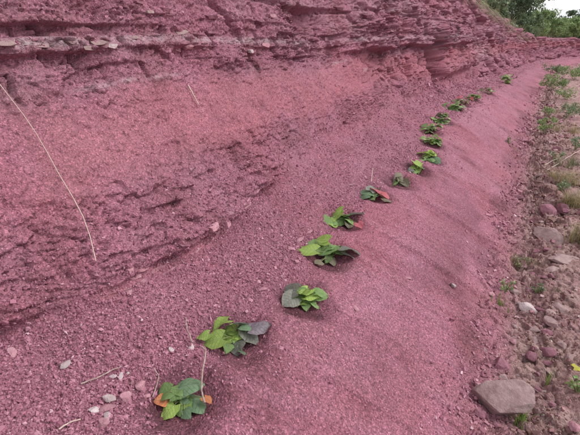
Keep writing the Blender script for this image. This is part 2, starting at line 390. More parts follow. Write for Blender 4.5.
for yc, zc, w, h, d in [(1.62, 1.66, 0.10, 0.06, .07), (2.3, 1.45, 0.14, 0.03, .05), (5.6, 1.60, 0.25, 0.07, .12), (7.2, 1.62, 0.35, 0.08, .13), (3.1, 1.42, 0.18, 0.025, .05), (1.1, 1.47, 0.22, 0.03, .055), (0.55, 1.5, 0.2, .03, .05)]:
    D -= cliff * 0.7 * d * np.exp(-((Y - yc) / w) ** 4 - ((zw - zc) / h) ** 4)
# jointed blocks in the upper beds
lay = np.searchsorted(np.array([1.13, 1.31, 1.43, 1.50, 1.56, 1.61, 1.82, 2.08, 2.48, 3.0]), zw).astype(float)
yb = Y / (0.20 + 0.09 * lay / 4) + 13.7 * lay + 0.25 * vnoise(Y * 6, zw * 9, None, 51) + 0.5 * (zw * 3)
cid = np.floor(yb); fb = yb - cid
upper = sstep(1.28, 1.42, zw)
D += cliff * upper * ((hash01(cid, lay, None, 61) - 0.5) * 0.055 + (fb - 0.5) * (hash01(cid, lay, None, 62) - 0.5) * 0.06)
D -= cliff * upper * 0.035 * np.exp(-(np.minimum(fb, 1 - fb) / 0.035) ** 2) * (hash01(cid, lay, None, 63) > 0.35)
# broken, flaky relief (flat chips lie along the bedding)
wob = 0.35 * fbm(Y * 5, Z * 8, None, 2, 71)
calm = 1 - 0.60 * sstep(1.5, 2.6, Y) * (1 - sstep(1.30, 1.42, zw)) - 0.25 * sstep(4, 7, Y) * sstep(1.30, 1.42, zw)
rough_zone = 0.5 + 0.9 * sstep(-0.1, 0.5, fbm(Y * 1.3, Z * 2.4, None, 3, 72)) - 0.15 * upper
smooth_band = 1 - 0.72 * np.exp(-((Z - 1.20) / 0.19) ** 4)
D += cliff * smooth_band * calm * rough_zone * (0.036 * facets(Y * 6 + wob, Z * 13 + 1.4 * wob - Y * 1.2, 81, 0.9, 0.6) + 0.026 * facets(Y * 14 + 1.5 * wob, Z * 27 - Y * 2.5 + wob, 82, 1.1, 0.8) + 0.016 * facets(Y * 33 + wob, Z * 52 - 3 * Y, 83, 1.2, 0.8))
D += cliff * 0.008 * fbm(Y * 40, Z * 60, None, 2, 84)
D += cliff * sstep(11, 15, Y) * (1 - topm) * (0.16 * facets(Y * 0.9, Z * 2.2, 188, 0.8, 0.5) + 0.08 * facets(Y * 2.2, Z * 5.5, 189, 1.0, 0.7))
low = (1 - sstep(0.98, 1.10, Z + 0.05 * fbm(Y * 2, 0 * Y, None, 2, 85))) * (1 - sstep(2.3, 3.2, Y))
zq = (Z + 0.10 * Y + 0.03 * fbm(Y * 4, Z * 6, None, 3, 86)) / 0.075
stepz = (zq - np.floor(zq)); D += cliff * low * 0.030 * (sstep(0.0, 0.12, stepz) - stepz) * np.clip(0.5 + 1.4 * fbm(Y * 5, np.floor(zq) * 3.3, None, 2, 87), 0, 1.4)
D += cliff * sstep(4.5, 6.5, Y) * sstep(0.85, 1.1, Z) * (0.07 * facets(Y * 2.2 + wob, Z * 5 + wob, 88, 0.9, 0.7) + 0.035 * facets(Y * 5.5, Z * 11 - Y, 89, 1.0, 0.8))
# undercut lip at the foot of the near face
lip = sstep(0.0, 0.4, Y) * (1 - sstep(2.3, 3.0, Y))
lipn = fbm(Y * 4, 0 * Y, None, 3, 91)
hf = Z - (zf + 0.025 + 0.03 * lipn)
D += lip * (0.062 - 0.050 * np.exp(-((Y - 0.90) / 0.30) ** 2)) * sstep(-0.55, -0.05, fbm(Y * 2.3, 0 * Y, None, 3, 94) + 0.55 * np.exp(-((Y - 0.6) / 0.3) ** 2)) * sstep(-0.012, 0.012, hf) * (1 - sstep(0.06, 0.28, hf)) * sstep(12.0, 12.8, UU) * (0.8 + 0.5 * vnoise(Y * 7, 0 * Y, None, 92))
D -= 0.060 * sstep(0.28, 0.5, Y) * (1 - sstep(0.58, 0.74, Y)) * np.exp(-((hf + 0.015) / 0.024) ** 2) * sstep(12.2, 12.9, UU)
D -= 0.018 * sstep(1.0, 1.25, Y) * (1 - sstep(2.2, 2.6, Y)) * np.exp(-((hf + 0.02) / 0.02) ** 2) * sstep(12.0, 12.8, UU)
# terrace: loose scree
D += terr * (0.014 * fbm(Y * 7, T * 7, None, 3, 101) + 0.006 * facets(Y * 38, T * 38, 102, 1.0, 0.6) + 0.005 * facets(Y * 70, T * 70, 103, 1.0, 0.6))
# raked slope: shallow runnels straight down
yy = Y + 0.30 * (T - T[0, np.searchsorted(U, 8)]) + 0.03 * fbm(Y * 2, T * 2, None, 2, 110)
run = vnoise(yy * 13, T * 0.8, None, 111) + 0.7 * vnoise(yy * 27, T * 1.1, None, 112)
D += slope * (0.0105 * run + 0.020 * fbm(Y * 1.9, T * 1.6, None, 3, 113) + 0.003 * facets(Y * 60, T * 60, 114, 1.0, 0.5))
# slumped toe
toe = np.exp(-((UU - 6.1) / 0.55) ** 2)
D += toe * (0.030 * fbm(Y * 4.5, T * 5, None, 3, 120) + 0.022 * facets(Y * 13, T * 14, 121))
# track and gutter
D += pathm * (0.022 * fbm(Y * 2.1, X * 2.1, None, 4, 130) + 0.010 * fbm(Y * 9, X * 9, None, 3, 131))
gut = np.exp(-((UU - 4.5) / 1.25) ** 2)
D += gut * (0.075 * facets(Y * 6.5, X * 8, 132, 0.9, 0.7) * sstep(-.3, .3, fbm(Y * 1.7, X * 2, None, 2, 133)) + 0.028 * facets(Y * 17, X * 18, 134, 1.0, 0.8) + 0.010 * facets(Y * 40, X * 42, 135))
D += topm * 0.10 * fbm(Y * 1.2, X * 1.2, None, 3, 140)
# planting pockets
damp_shade = np.zeros_like(D)
for k, p in enumerate(PLANT_BASE):
    if p is None: continue
    s = 0.115 if k < 6 else 0.13
    cx = p.x - 0.012
    r2 = ((Y - p.y) / (s * 1.15)) ** 2 + ((X - cx) / s) ** 2
    m = np.exp(-r2 ** 1.5)
    D += 0.014 * np.exp(-((np.sqrt(r2) - 1.35) / 0.45) ** 2) * (X > p.x) - 0.055 * m
    damp_shade += 1.0 * np.exp(-(r2 * 0.8) ** 1.5) * np.clip(1 + 0.8 * fbm(Y * 14, X * 14, None, 2, 150), 0, 2)  # moist pocket soil, with the plant's contact shade painted into its colour
damp_shade += 0.55 * sstep(-0.15, 0.45, fbm(Y * 1.5, T * 2.5, None, 4, 151)) * np.exp(-((UU - 6.7) / 1.1) ** 2)
damp_shade = np.clip(damp_shade, 0, 1)
lean = cliff[..., None] * np.array([0.75, 0, 0.0])
DIR = N * (1 - 0.55 * cliff[..., None]) + lean
DIR /= np.linalg.norm(DIR, axis=-1, keepdims=True)
fade = 1.0
XD = X + DIR[..., 0] * D; YD = Y + DIR[..., 1] * D * 0.6; ZD = Z + DIR[..., 2] * D
seam = cliff * (np.exp(-((zw - 1.535) / 0.022) ** 2) * np.clip(0.75 + 0.9 * vnoise(Y * 1.4, 0 * Y, None, 161), 0, 1) + 0.8 * np.exp(-((zw - 1.345) / 0.012) ** 2) * np.clip(0.4 + vnoise(Y * 1.7, 0 * Y, None, 162), 0, 1) + 0.55 * np.exp(-((zw - 1.86) / 0.02) ** 2) * np.clip(0.4 + vnoise(Y * 1.2, 0 * Y, None, 163), 0, 1))
seam += cliff * 0.8 * np.exp(-((Y - 17) / 2.5) ** 2) * np.exp(-((Z - 1.15) / 0.2) ** 2)
grey = cliff * (0.30 + 0.6 * sstep(1.25, 1.5, zw)) * np.clip(0.6 + fbm(Y * 1.2, Z * 4, None, 3, 170), 0, 1) + 0.25 * terr
red = cliff * np.exp(-((zw - 1.16 - 0.08 * fbm(Y * 1.1, 0 * Y, None, 2, 175)) / 0.17) ** 4) * (0.55 + 0.45 * sstep(0.6, 2.5, Y)) + 0.8 * cliff * np.exp(-((Y - 9.4) / 1.0) ** 2) * (1 - sstep(1.35, 1.5, Z)) + 0.35 * np.exp(-((UU - 6.4) / 1.0) ** 2)
red = np.clip(red + 0.7 * np.exp(-((hf + 0.02) / 0.03) ** 2) * sstep(0.8, 1.0, Y) * (1 - sstep(1.5, 1.9, Y)) * (UU > 11.5), 0, 1)
wash = np.clip(slope * (0.40 * sstep(-0.1, 1.0, run) + 0.5 * sstep(0.0, 0.6, fbm(yy * 3.0, T * 0.7, None, 3, 176))), 0, 1)
path_a = np.clip(pathm + 0.15 * toe, 0, 1)

def strip(name, i0, i1):
    x, y, z = XD[:, i0:i1], YD[:, i0:i1], ZD[:, i0:i1]; a, b = x.shape
    k = np.arange(a * b).reshape(a, b)
    f = np.stack([k[:-1, :-1], k[1:, :-1], k[1:, 1:], k[:-1, 1:]], -1).reshape(-1, 4)
    me = mesh_np(name, np.stack([x, y, z], -1).reshape(-1, 3), f, SOIL, True)
    if me.polygons[len(f) // 2].normal.dot(Vector(N[NY // 2, (i0 + i1) // 2])) < 0: me.flip_normals()
    for nm, A in (('seam', seam), ('grey', grey), ('path', path_a), ('damp_shade', damp_shade), ('red', red), ('wash', wash)): set_attr(me, nm, A[:, i0:i1])
    return tag(add(name, me), kind='structure')
ia = int(np.searchsorted(U, 5.6)); ib = int(np.searchsorted(U, 12.9))
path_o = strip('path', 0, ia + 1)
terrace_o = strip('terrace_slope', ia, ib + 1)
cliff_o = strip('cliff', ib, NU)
# far ground reaching the horizon
gv = [(-400, -300, -0.5), (400, -300, -0.5), (400, 700, -0.5), (-400, 700, -0.5)]
gm = mesh_np('ground', np.array(gv), np.array([[0, 1, 2, 3]]), SOIL); set_attr(gm, 'path', [1, 1, 1, 1])
tag(add('ground', gm), kind='structure')

bvh = coarse_bvh(XD, YD, ZD, 2)
def hit(px, py):
    h = bvh.ray_cast(ORIGIN, pixel_ray(px, py)); return h[0], h[1], h[3]
def drop(x, y, z=8.0):
    h = bvh.ray_cast(Vector((x, y, z)), Vector((0, 0, -1))); return h[0], h[1]
ND = normals(XD, YD, ZD)
if ND[NY // 2, 20, 2] < 0: ND = -ND

# ------------------------------------------------------------------ loose chips (uncountable)
OCT = np.array([(1, 0, 0), (0, 1, 0), (-1, 0, 0), (0, -1, 0), (0, 0, 1), (0, 0, -1)], float)
OCF = np.array([(0, 1, 4), (1, 2, 4), (2, 3, 4), (3, 0, 4), (1, 0, 5), (2, 1, 5), (3, 2, 5), (0, 3, 5)])
BOXV = np.array([(-1, -1, -1), (1, -1, -1), (1, 1, -1), (-1, 1, -1), (-1, -1, 1), (1, -1, 1), (1, 1, 1), (-1, 1, 1)], float)
BOXF = np.array([(0, 2, 1), (0, 3, 2), (4, 5, 6), (4, 6, 7), (0, 1, 5), (0, 5, 4), (1, 2, 6), (1, 6, 5), (2, 3, 7), (2, 7, 6), (3, 0, 4), (3, 4, 7)])
cell_area = np.abs(np.linalg.norm(np.cross(np.gradient(np.stack([XD, YD, ZD], -1), axis=0), np.gradient(np.stack([XD, YD, ZD], -1), axis=1)), axis=-1))
def scatter_chips(name, weight, count, size_fn, label, box=False, flat=(0.35, 0.8), pathy=0.0, sink=0.25):
    w = (weight * cell_area); w = np.where((YD > 0.35), w * (1 - 0.9 * damp_shade), 0).ravel(); w /= w.sum()
    idx = rng.choice(w.size, size=count, p=w)
    P = np.stack([XD.ravel()[idx], YD.ravel()[idx], ZD.ravel()[idx]], -1) + rng.normal(0, 0.003, (count, 3)) * np.array([1, 1, 0])
    n = ND.reshape(-1, 3)[idx] + rng.normal(0, 0.28, (count, 3)); n /= np.linalg.norm(n, axis=1, keepdims=True)
    a = rng.normal(size=(count, 3)); t = np.cross(n, a); t /= np.linalg.norm(t, axis=1, keepdims=True); b = np.cross(n, t)
    s = size_fn(P, count)
    bv, bf = (BOXV, BOXF) if box else (OCT, OCF)
    L = bv[None] * (1 + rng.uniform(-0.38, 0.38, (count, len(bv), 3)))
    L = L * s[:, None, None] * np.stack([rng.uniform(0.7, 1.4, count), rng.uniform(0.55, 1.0, count), rng.uniform(flat[0], flat[1], count)], -1)[:, None, :]
    if box: L *= 0.62
    W = P[:, None] + L[..., 0:1] * t[:, None] + L[..., 1:2] * b[:, None] + L[..., 2:3] * n[:, None] + (n * (s * (0.35 - sink))[:, None])[:, None]
    f = (np.arange(count) * len(bv))[:, None, None] + bf[None]
    me = mesh_np(name, W.reshape(-1, 3), f.reshape(-1, 3), CHIP, False)
    set_attr(me, 'tint', np.repeat(np.clip(rng.beta(1.5, 1.7, count), 0, 1), len(bv)))
    pa = np.clip(path_a.ravel()[idx] * rng.uniform(0.5, 1.3, count) + pathy, 0, 1); set_attr(me, 'path', np.repeat(pa, len(bv)))
    return tag(add(name, me), label, 'gravel', kind='stuff')
dist = np.sqrt(XD**2 + YD**2 + (ZD - EYE)**2)
dens = 1 / np.clip(dist, 1.6, 40) ** 1.7
def sz(lo, mu, hi):
    def fn(P, n):
        d = np.linalg.norm(P - np.array([0, 0, EYE]), axis=1)
        return np.clip(rng.lognormal(math.log(mu), 0.42, n), lo, hi) * np.clip(d / 3.2, 0.9, 3.0)
    return fn
patch = sstep(-0.35, 0.35, fbm(Y * 2.2, T * 3.0, None, 3, 180))
scatter_chips('terrace_gravel', dens * (terr + 0.35 * cliff * (UU < 14.5) + 0.12 * slope * np.clip((UU - 8), 0, 1)) * (0.3 + patch), 56000, sz(.0022, .0042, .013), 'pink shale gravel strewn between the cut bank and the plants')
scatter_chips('slope_gravel', dens * slope, 13000, sz(.001, .0016, .007), 'fine pink shale grit on the smooth raked slope')
scatter_chips('cliff_crumbs', dens * cliff * (1 - topm) * smooth_band ** 2 * (0.3 + np.clip(ND[..., 2], 0, 1) ** 2 * 1.6), 11000, sz(.0025, .0048, .014), 'broken shale crumbs lodged on the cut bank', True, (0.25, 0.6))
scatter_chips('gutter_rubble', dens * (gut + 1.0 * toe + 0.14 * pathm * (UU > 1.6)) * (0.15 + patch), 15000, sz(.003, .0072, .026), 'brown and pink shale rubble along the foot of the slope', True, (0.3, 0.75))

# ------------------------------------------------------------------ stones
def rock_mesh(name, seed, mat, sub=4, cuts=9, flat=0.6, elong=1.3):
    r = np.random.default_rng(seed)
    import bmesh
    bm = bmesh.new(); bmesh.ops.create_icosphere(bm, subdivisions=sub, radius=1.0)
    V = np.array([v.co[:] for v in bm.verts])
    for _ in range(cuts):
        n = r.normal(size=3); n /= np.linalg.norm(n); d = r.uniform(0.48, 0.82)
        e = V @ n - d; V = np.where((e > 0)[:, None], V - (e * r.uniform(0.88, 1.0))[:, None] * n[None], V)
    V *= np.array([elong, 1.0, flat])
    nz = fbm(V[:, 0] * 2.5 + seed, V[:, 1] * 2.5, V[:, 2] * 4, 4, seed, 0.6)
    V *= (1 + 0.085 * nz)[:, None]
    for v, c in zip(bm.verts, V): v.co = c
    me = bpy.data.meshes.new(name); bm.to_mesh(me); bm.free(); me.materials.append(mat)
    for p in me.polygons: p.use_smooth = False
    return me
def slab_mesh(name, seed, mat):
    import bmesh
    r = np.random.default_rng(seed); bm = bmesh.new(); bmesh.ops.create_icosphere(bm, subdivisions=3, radius=1.0)
    V = np.array([v.co[:] for v in bm.verts])
    for ax in np.concatenate([np.eye(3), -np.eye(3)]):
        n = ax + r.normal(0, 0.16, 3); n /= np.linalg.norm(n); e = V @ n - r.uniform(0.42, 0.62); V = np.where((e > 0)[:, None], V - e[:, None] * n[None], V)
    V *= np.array([1.7, 1.4, 0.9]); V *= (1 + 0.05 * fbm(V[:, 0] * 3 + seed, V[:, 1] * 3, V[:, 2] * 5, 3, seed))[:, None]
    for v, c in zip(bm.verts, V): v.co = c
    me = bpy.data.meshes.new(name); bm.to_mesh(me); bm.free(); me.materials.append(mat); return me
MATS = {'pink': ST_PINK, 'dark': ST_DARK, 'pale': ST_PALE, 'grey': ST_GREY}
ROCKS = {k: [rock_mesh('stone', 10 * i + j, m, 3, 12, (0.45, 0.7, 0.55)[j % 3], (1.5, 1.15, 1.9)[j % 3]) for j in range(6)] for i, (k, m) in enumerate(MATS.items())}
BLOCKS = {k: [slab_mesh('rock_block', 500 + 10 * i + j, m) for j in range(5)] for i, (k, m) in enumerate(MATS.items())}
def stone(px, py, wpx, mat, label, group=None, var=None, yaw=None, tall=1.0, sink=0.0, name='stone'):
    p, n, d = hit(px, py)
    if p is None: return None
    r = 0.5 * wpx / FPX * (p - ORIGIN).dot(pixel_ray(290, 217.5)) / pixel_ray(290, 217.5).length
    me = random.choice(ROCKS[mat]) if var is None else ROCKS[mat][var]
    o = add(name, me); s = r / 1.15
    o.scale = (s, s, s * tall)
    q = n.lerp(Vector((0, 0, 1)), 0.4).to_track_quat('Z', 'Y'); o.rotation_euler = (q @ Euler((random.uniform(-.15, .15), random.uniform(-.15, .15), random.uniform(0, 6.28) if yaw is None else yaw)).to_quaternion()).to_euler()
    o.location = p + n * s * 0.55 * tall * (0.5 - sink)
    return tag(o, label, 'stone', group)
# foreground left
stone(64, 365, 11, 'pale', 'whitish pink flat stone alone on gravel near the left edge', var=0, yaw=0.2)
stone(12, 353, 12, 'pink', 'flat pink stone at the left edge below the dark undercut', var=0)
stone(140, 387, 14, 'pink', 'upright pink stone, right one of a touching pair by nearest plant', var=1, tall=1.35, sink=0.1)
stone(126, 398, 15, 'pink', 'squarish pink stone, left one of a touching pair by nearest plant', var=4, tall=1.1, sink=0.15)
stone(109, 400, 12, 'pale', 'pale grey stone just left of the pink pair', var=0)
stone(94, 411, 13, 'pale', 'pale grey stone lowest left in the stone cluster', var=1)
stone(108, 409, 12, 'pink', 'thin pink sliver between two pale stones', var=2)
stone(103, 424, 14, 'pink', 'dull pink stone at the bottom of the stone cluster', var=4)
stone(107, 416, 9, 'pale', 'tiny pale stone above dull pink stone at bottom', var=1)
stone(190, 348, 9, 'pale', 'small pale stone at the foot of a short twig', var=0)
stone(171, 350, 8, 'pale', 'small greyish stone left of the short twig', var=1)
G1 = 'pebbles of the stone cluster left of the nearest plant'
for px, py, w, m in [(113, 376, 6, 'pale'), (121, 377, 6, 'pale'), (128, 374, 5, 'pale'), (117, 386, 7, 'pink'), (110, 384, 5, 'pink'), (88, 396, 7, 'pink'), (132, 383, 6, 'pink'), (147, 396, 6, 'pink')]:
    stone(px, py, w, m, 'pebble in the stone cluster left of the nearest plant', G1)
stone(281, 277, 6, 'pink', 'small pink stone just above third plant from the bottom')
stone(356, 309, 7, 'pink', 'light pink stone alone on slope right of third plant', var=0)
stone(452, 286, 7, 'pale', 'whitish upright fragment alone on the raked slope', var=1, tall=1.6, sink=0.1)
stone(408, 278, 6, 'pink', 'tiny light pink stone on the middle of raked slope', var=0)
G2 = 'pinkish crumbs beside the plant pockets'
for px, py, w in [(262, 290, 7), (268, 275, 6), (250, 300, 6), (297, 262, 7), (292, 250, 7), (286, 258, 6), (300, 240, 6), (275, 268, 6), (258, 282, 6), (246, 312, 6), (310, 232, 6), (318, 205, 5), (342, 200, 6), (352, 185, 6), (365, 178, 5)]:
    stone(px, py, w, 'pink', 'pinkish shale crumb on the gravel just left of plant row', G2)
# foot of the slope, right
stone(478, 386, 10, 'pink', 'small rounded pink stone left of bright pink stone above big slab', var=1)
stone(489, 384, 16, 'pink', 'bright pink stone touching the top of the big grey slab', var=4)
stone(500, 366, 24, 'dark', 'dark angular rock just above the big grey slab', var=1, tall=1.2, sink=0.15)
stone(528, 307, 17, 'pale', 'pale rounded stone highest in the right-hand rubble', var=0, tall=1.1, yaw=-0.4)
stone(540, 311, 12, 'dark', 'dark stone touching right end of the pale rounded stone', var=0)
stone(559, 308, 15, 'grey', 'flat grey brown stone near right edge level with pale stone', var=0)
stone(553, 324, 15, 'grey', 'thin grey slab lying flat beside the muddy track', var=2, yaw=0.1)
stone(545, 332, 11, 'dark', 'dark stone just below the thin grey slab', var=3)
stone(534, 341, 14, 'grey', 'grey brown stone left of darker rubble mid right', var=3)
stone(530, 357, 15, 'dark', 'dark stone in the gutter right of angular rock', var=4)
stone(547, 352, 18, 'dark', 'wide dark stone at the edge of the muddy track', var=3)
stone(513, 343, 9, 'pink', 'pink stone between dark angular rock and rubble', var=1)
stone(575, 427, 14, 'pink', 'pink stone at the bottom right corner', var=1)
stone(477, 412, 10, 'dark', 'narrow dark stone against left side of big slab', var=2)
stone(546, 236, 30, 'grey', 'long brown slab lying across the gutter upper right', var=2, yaw=2.7, tall=0.7)
stone(563, 262, 30, 'grey', 'long grey slab near the right edge below the grass heaps', var=2, yaw=2.6, tall=0.55)
stone(551, 270, 16, 'grey', 'short grey slab touching the long grey slab', var=0, yaw=2.6, tall=0.6)
stone(546, 212, 22, 'dark', 'dark reddish clod above the long brown slab', var=4)
stone(520, 199, 13, 'dark', 'dark clod on edge of raked slope upper right', var=3)
stone(562, 209, 16, 'dark', 'dark clod right of the reddish clod', var=1)
stone(556, 150, 10, 'dark', 'dark clod beside fallen straw on the track', var=1)
stone(566, 84, 8, 'pale', 'whitish boulder far along the track', var=1)
stone(560, 92, 6, 'pale', 'small whitish stone before far whitish boulder', var=0)
stone(570, 358, 11, 'grey', 'grey brown stone near right edge above yellow leaf', var=0)
stone(562, 345, 9, 'grey', 'small flat stone on mud right of wide dark stone', var=0)
G3 = 'loose stones in the rubble at the foot of the slope'
r3 = random.Random(3)
n3 = 0
for _ in range(400):
    if n3 >= 115: break
    py = r3.uniform(96, 430); t = (py - 96) / 340
    cx = np.interp(py, [90, 150, 190, 230, 280, 330, 380, 430], [556, 548, 540, 546, 530, 522, 515, 500]); px = r3.gauss(cx + 6, np.interp(py, [96, 200, 430], [6, 13, 24]))
    if px > 579: continue
    w = r3.uniform(4, 9) * np.interp(py, [96, 300, 430], [0.6, 1, 1.2]); n3 += 1
    mt = r3.choice(['dark', 'dark', 'pink', 'grey', 'grey', 'grey', 'dark'])
    where = ('far along the track' if py < 140 else 'between the fallen straws and the brown slab' if py < 230 else 'below the long grey slab' if py < 300 else 'around the dark gutter stones' if py < 365 else 'beside the big tilted slab')
    stone(px, py, w, mt, 'small %s fragment in the slope-foot rubble %s' % ({'dark': 'dark red', 'pink': 'pink', 'grey': 'grey brown', 'pale': 'pale'}[mt], where), G3)
# the big slab
bs = rock_mesh('boulder', 77, ST_GREY, 5, 8, 0.42, 1.25)
p, n, d = hit(497, 416)
big = add('boulder', bs); big.location = p + Vector((0.015, 0.05, 0.05)); big.scale = (0.125, 0.11, 0.24); big.rotation_euler = (R(16), R(-12), R(20))
tag(big, 'largest grey brown slab, tilted, at the bottom right', 'boulder')

# blocks that stand out of the beds: parts of the cliff
def block(px, py, wpx, mat, tall=0.7, yaw=None):
    p, n, d = hit(px, py)
    if p is None: return
    r = 0.5 * wpx / FPX * d
    o = add('rock_block', random.choice(BLOCKS[mat]), cliff_o); s = r / 0.9
    o.scale = (s, s * 0.9, s * tall); o.location = p - n * s * 0.50
    o.rotation_euler = (random.uniform(-.2, .2), random.uniform(-.15, .15), R(90) + random.uniform(-.35, .35))
rb = random.Random(8)
for px, py, w in [(6, 44, 12), (26, 44, 9), (40, 43, 12), (52, 45, 8), (38, 52, 9), (95, 41, 12), (112, 44, 10), (70, 43, 7), (133, 38, 9), (182, 33, 10), (150, 10, 8), (88, 46, 9), (235, 47, 9), (250, 52, 8)]:
    block(px, py, w, 'grey' if rb.random() < 0.7 else 'pale', 0.6)
for k in range(60):
    px = rb.uniform(0, 400); py = rb.choice([rb.gauss(46, 4), rb.gauss(36, 3), rb.gauss(12, 5), rb.gauss(62, 10)]) + 0.0
    if py > 1: block(px, py, rb.uniform(6, 12), rb.choice(['dark', 'dark', 'dark', 'pink']), rb.uniform(0.35, 0.6))
for k in range(36):
    t = rb.random(); px = 125 + 135 * t; py = np.interp(px, [125, 170, 215, 260], [285, 265, 232, 190]) + rb.gauss(-3, 7)
    block(px, py, rb.uniform(6, 11), rb.choice(['dark', 'pink', 'pink']), rb.uniform(0.5, 0.9))

# ------------------------------------------------------------------ planted row
def leaf_mesh(name, seed, mat, nu=9, nv=8, lobes=0.28):
    r = random.Random(seed); V = []; UVs = []; Fc = []
    droop = r.uniform(0.25, 0.75); cup = r.uniform(-0.15, 0.35); wav = r.uniform(0.05, 0.11); ph = r.uniform(0, 6)
    for i in range(nu):
        u = i / (nu - 1)
        w = 0.56 * max(0.0, math.sin(math.pi * min(1, u * 0.88 + 0.12) ** 0.78)) ** 0.72
        if i == nu - 1: w = 0.012
        for j in range(nv + 1):
            v = j / nv * 2 - 1
            x = w * v * (1 + (0.05 * math.sin(19 * u + 5 * ph + (2 if v > 0 else 0)) if abs(v) > 0.9 else 0)) + 0.05 * math.sin(3 * u + ph) * u; y = u - lobes * (1 - u) ** 2.2 * abs(v) ** 1.2 + 0.0
            z = cup * abs(v) * w * 1.6 - droop * u * u * 0.6 + wav * math.sin(6 * u + 3 * v + ph) * abs(v) - 0.10 * v * v * w
            z += 0.012 * math.cos(u * 34) * abs(v)
            V.append((x, y, z)); UVs.append((0.5 + x, u))
    for i in range(nu - 1):
        for j in range(nv):
            a = i * (nv + 1) + j; Fc.append((a, a + 1, a + nv + 2, a + nv + 1))
    me = mesh_np(name, np.array(V), np.array(Fc), mat, True)
    uvl = me.uv_layers.new(name='UVMap'); li = np.array([v for q in Fc for v in q]); uvl.data.foreach_set('uv', np.array(UVs, dtype=np.float32)[li].ravel())
    return me
LEAVES = {k: [leaf_mesh('leaf', 100 + 7 * i + j, m) for j in range(5)] for i, (k, m) in enumerate(LF.items())}
fwd = pixel_ray(290, 217.5)
def depth(p): return (p - ORIGIN).dot(fwd)
def at_depth(px, py, d):
    r = pixel_ray(px, py); return ORIGIN + r * (d / r.dot(fwd))
def place_leaf(parent, center, L, az, pitch, roll, mat, rnd):
    """leaf of length L centred at a world point; az = heading of the tip"""
    o = add('leaf', rnd.choice(LEAVES[mat]), parent)
    rot = Euler((pitch, roll, az - math.pi / 2), 'XYZ')
    M = Matrix.Rotation(az - math.pi / 2, 3, 'Z') @ Matrix.Rotation(pitch, 3, 'X') @ Matrix.Rotation(roll, 3, 'Y')
    base = center - M @ Vector((0, 0.5 * L, -0.04 * L))
    o.rotation_euler = M.to_euler(); o.scale = (L * rnd.uniform(0.92, 1.08), L, L)
    o.location = base - parent.location
    return base, o
def plant(k, label, leaves, rnd, lift=0.045):
    px, py = PLANT_PX[k]; p, n, _ = hit(px, py)
    root = empty('seedling', p); tag(root, label, 'plant', 'seedlings planted in a row on the bank')
    dp = depth(p); specs = []
    extra = []
    for (lx, ly, w, mat) in leaves:                       # smaller leaves tucked among the large ones
        if mat in ('bright', 'green', 'blue', 'grey', 'dull'):
            q = rnd.uniform(0.25, 0.75); extra.append((lx + (px - lx) * q + rnd.gauss(0, w * 0.25), ly + (py - 1 - ly) * q * 0.8 - rnd.uniform(0, w * 0.25), w * rnd.uniform(0.45, 0.7), mat if mat != 'grey' else 'green'))
    top = 0.095 if k < 6 else 0.17
    for (lx, ly, w, mat) in leaves + extra:
        c = at_depth(lx, ly, dp - 0.02 + rnd.uniform(-0.015, 0.015))
        g, gn = drop(c.x, c.y, c.z + 0.5)
        # keep the leaf just clear of the ground, sliding it along the line of sight if it dips under
        tries = 0
        while g is not None and c.z < g.z + 0.022 and tries < 14:
            dp2 = depth(c) - 0.012; c = at_depth(lx, ly, dp2); g, gn = drop(c.x, c.y, c.z + 0.5); tries += 1
        tries = 0
        while g is not None and c.z > g.z + top and tries < 14:
            c = at_depth(lx, ly, depth(c) + 0.012); g, gn = drop(c.x, c.y, c.z + 0.5); tries += 1
        L = w / FPX * depth(c) * 1.08
        out = c - p; az = math.atan2(out.y, out.x) + rnd.uniform(-0.5, 0.5)
        if out.xy.length < 0.02: az = rnd.uniform(0, 6.28)
        b, lf_o = place_leaf(root, c, L, az, rnd.uniform(-0.35, 0.45), rnd.uniform(-0.6, 0.6), mat, rnd)
        mid = p.lerp(b, 0.5) + Vector((0, 0, 0.012)); z0 = Vector((0, 0, -0.01))
        sp = ([z0, mid - p, b - p], [0.0026, 0.0019, 0.0010])
        if k < 9:
            pt_ = add('petiole', tubes_mesh('petiole', [sp], STEM, 5), lf_o)
            pt_.matrix_parent_inverse = Matrix.LocRotScale(lf_o.location, lf_o.rotation_euler, lf_o.scale).inverted()
        else: specs.append(sp)
    if k < 9: specs = [([Vector((0, 0, -0.03)), Vector((0, 0, 0.0)), Vector((0.002, 0.001, 0.022))], [0.005, 0.0045, 0.003])]
    add('stem', tubes_mesh('stem', specs, STEM, 5), root)
    return root
rp = random.Random(21)
plant(0, 'nearest seedling with orange-tipped and blue-green leaves beside upright twig', [
    (190, 384, 22, 'blue'), (196, 402, 22, 'blue'), (181, 405, 17, 'green'), (177, 394, 16, 'green'), (168, 411, 15, 'bright'), (161, 400, 13, 'orange'), (173, 398, 8, 'orange'), (208, 400, 9, 'orange'), (163, 393, 14, 'green'), (186, 413, 11, 'blue')], rp)
plant(1, 'second nearest seedling, yellow-green on the left and dark purple right', [
    (212, 341, 18, 'bright'), (203, 336, 12, 'bright'), (219, 325, 17, 'bright'), (228, 335, 17, 'bright'), (239, 323, 19, 'grey'), (261, 325, 19, 'purple'), (252, 337, 17, 'grey'), (237, 346, 16, 'grey'), (243, 352, 8, 'blue'), (248, 326, 12, 'blue'), (228, 347, 10, 'green')], rp)
plant(2, 'third nearest seedling, compact bright green with grey-green leaves left', [
    (290, 290, 14, 'grey'), (289, 301, 15, 'grey'), (303, 291, 14, 'bright'), (301, 301, 14, 'bright'), (312, 296, 14, 'bright'), (320, 294, 13, 'green'), (306, 306, 10, 'green'), (296, 296, 12, 'green'), (315, 303, 10, 'green')], rp)
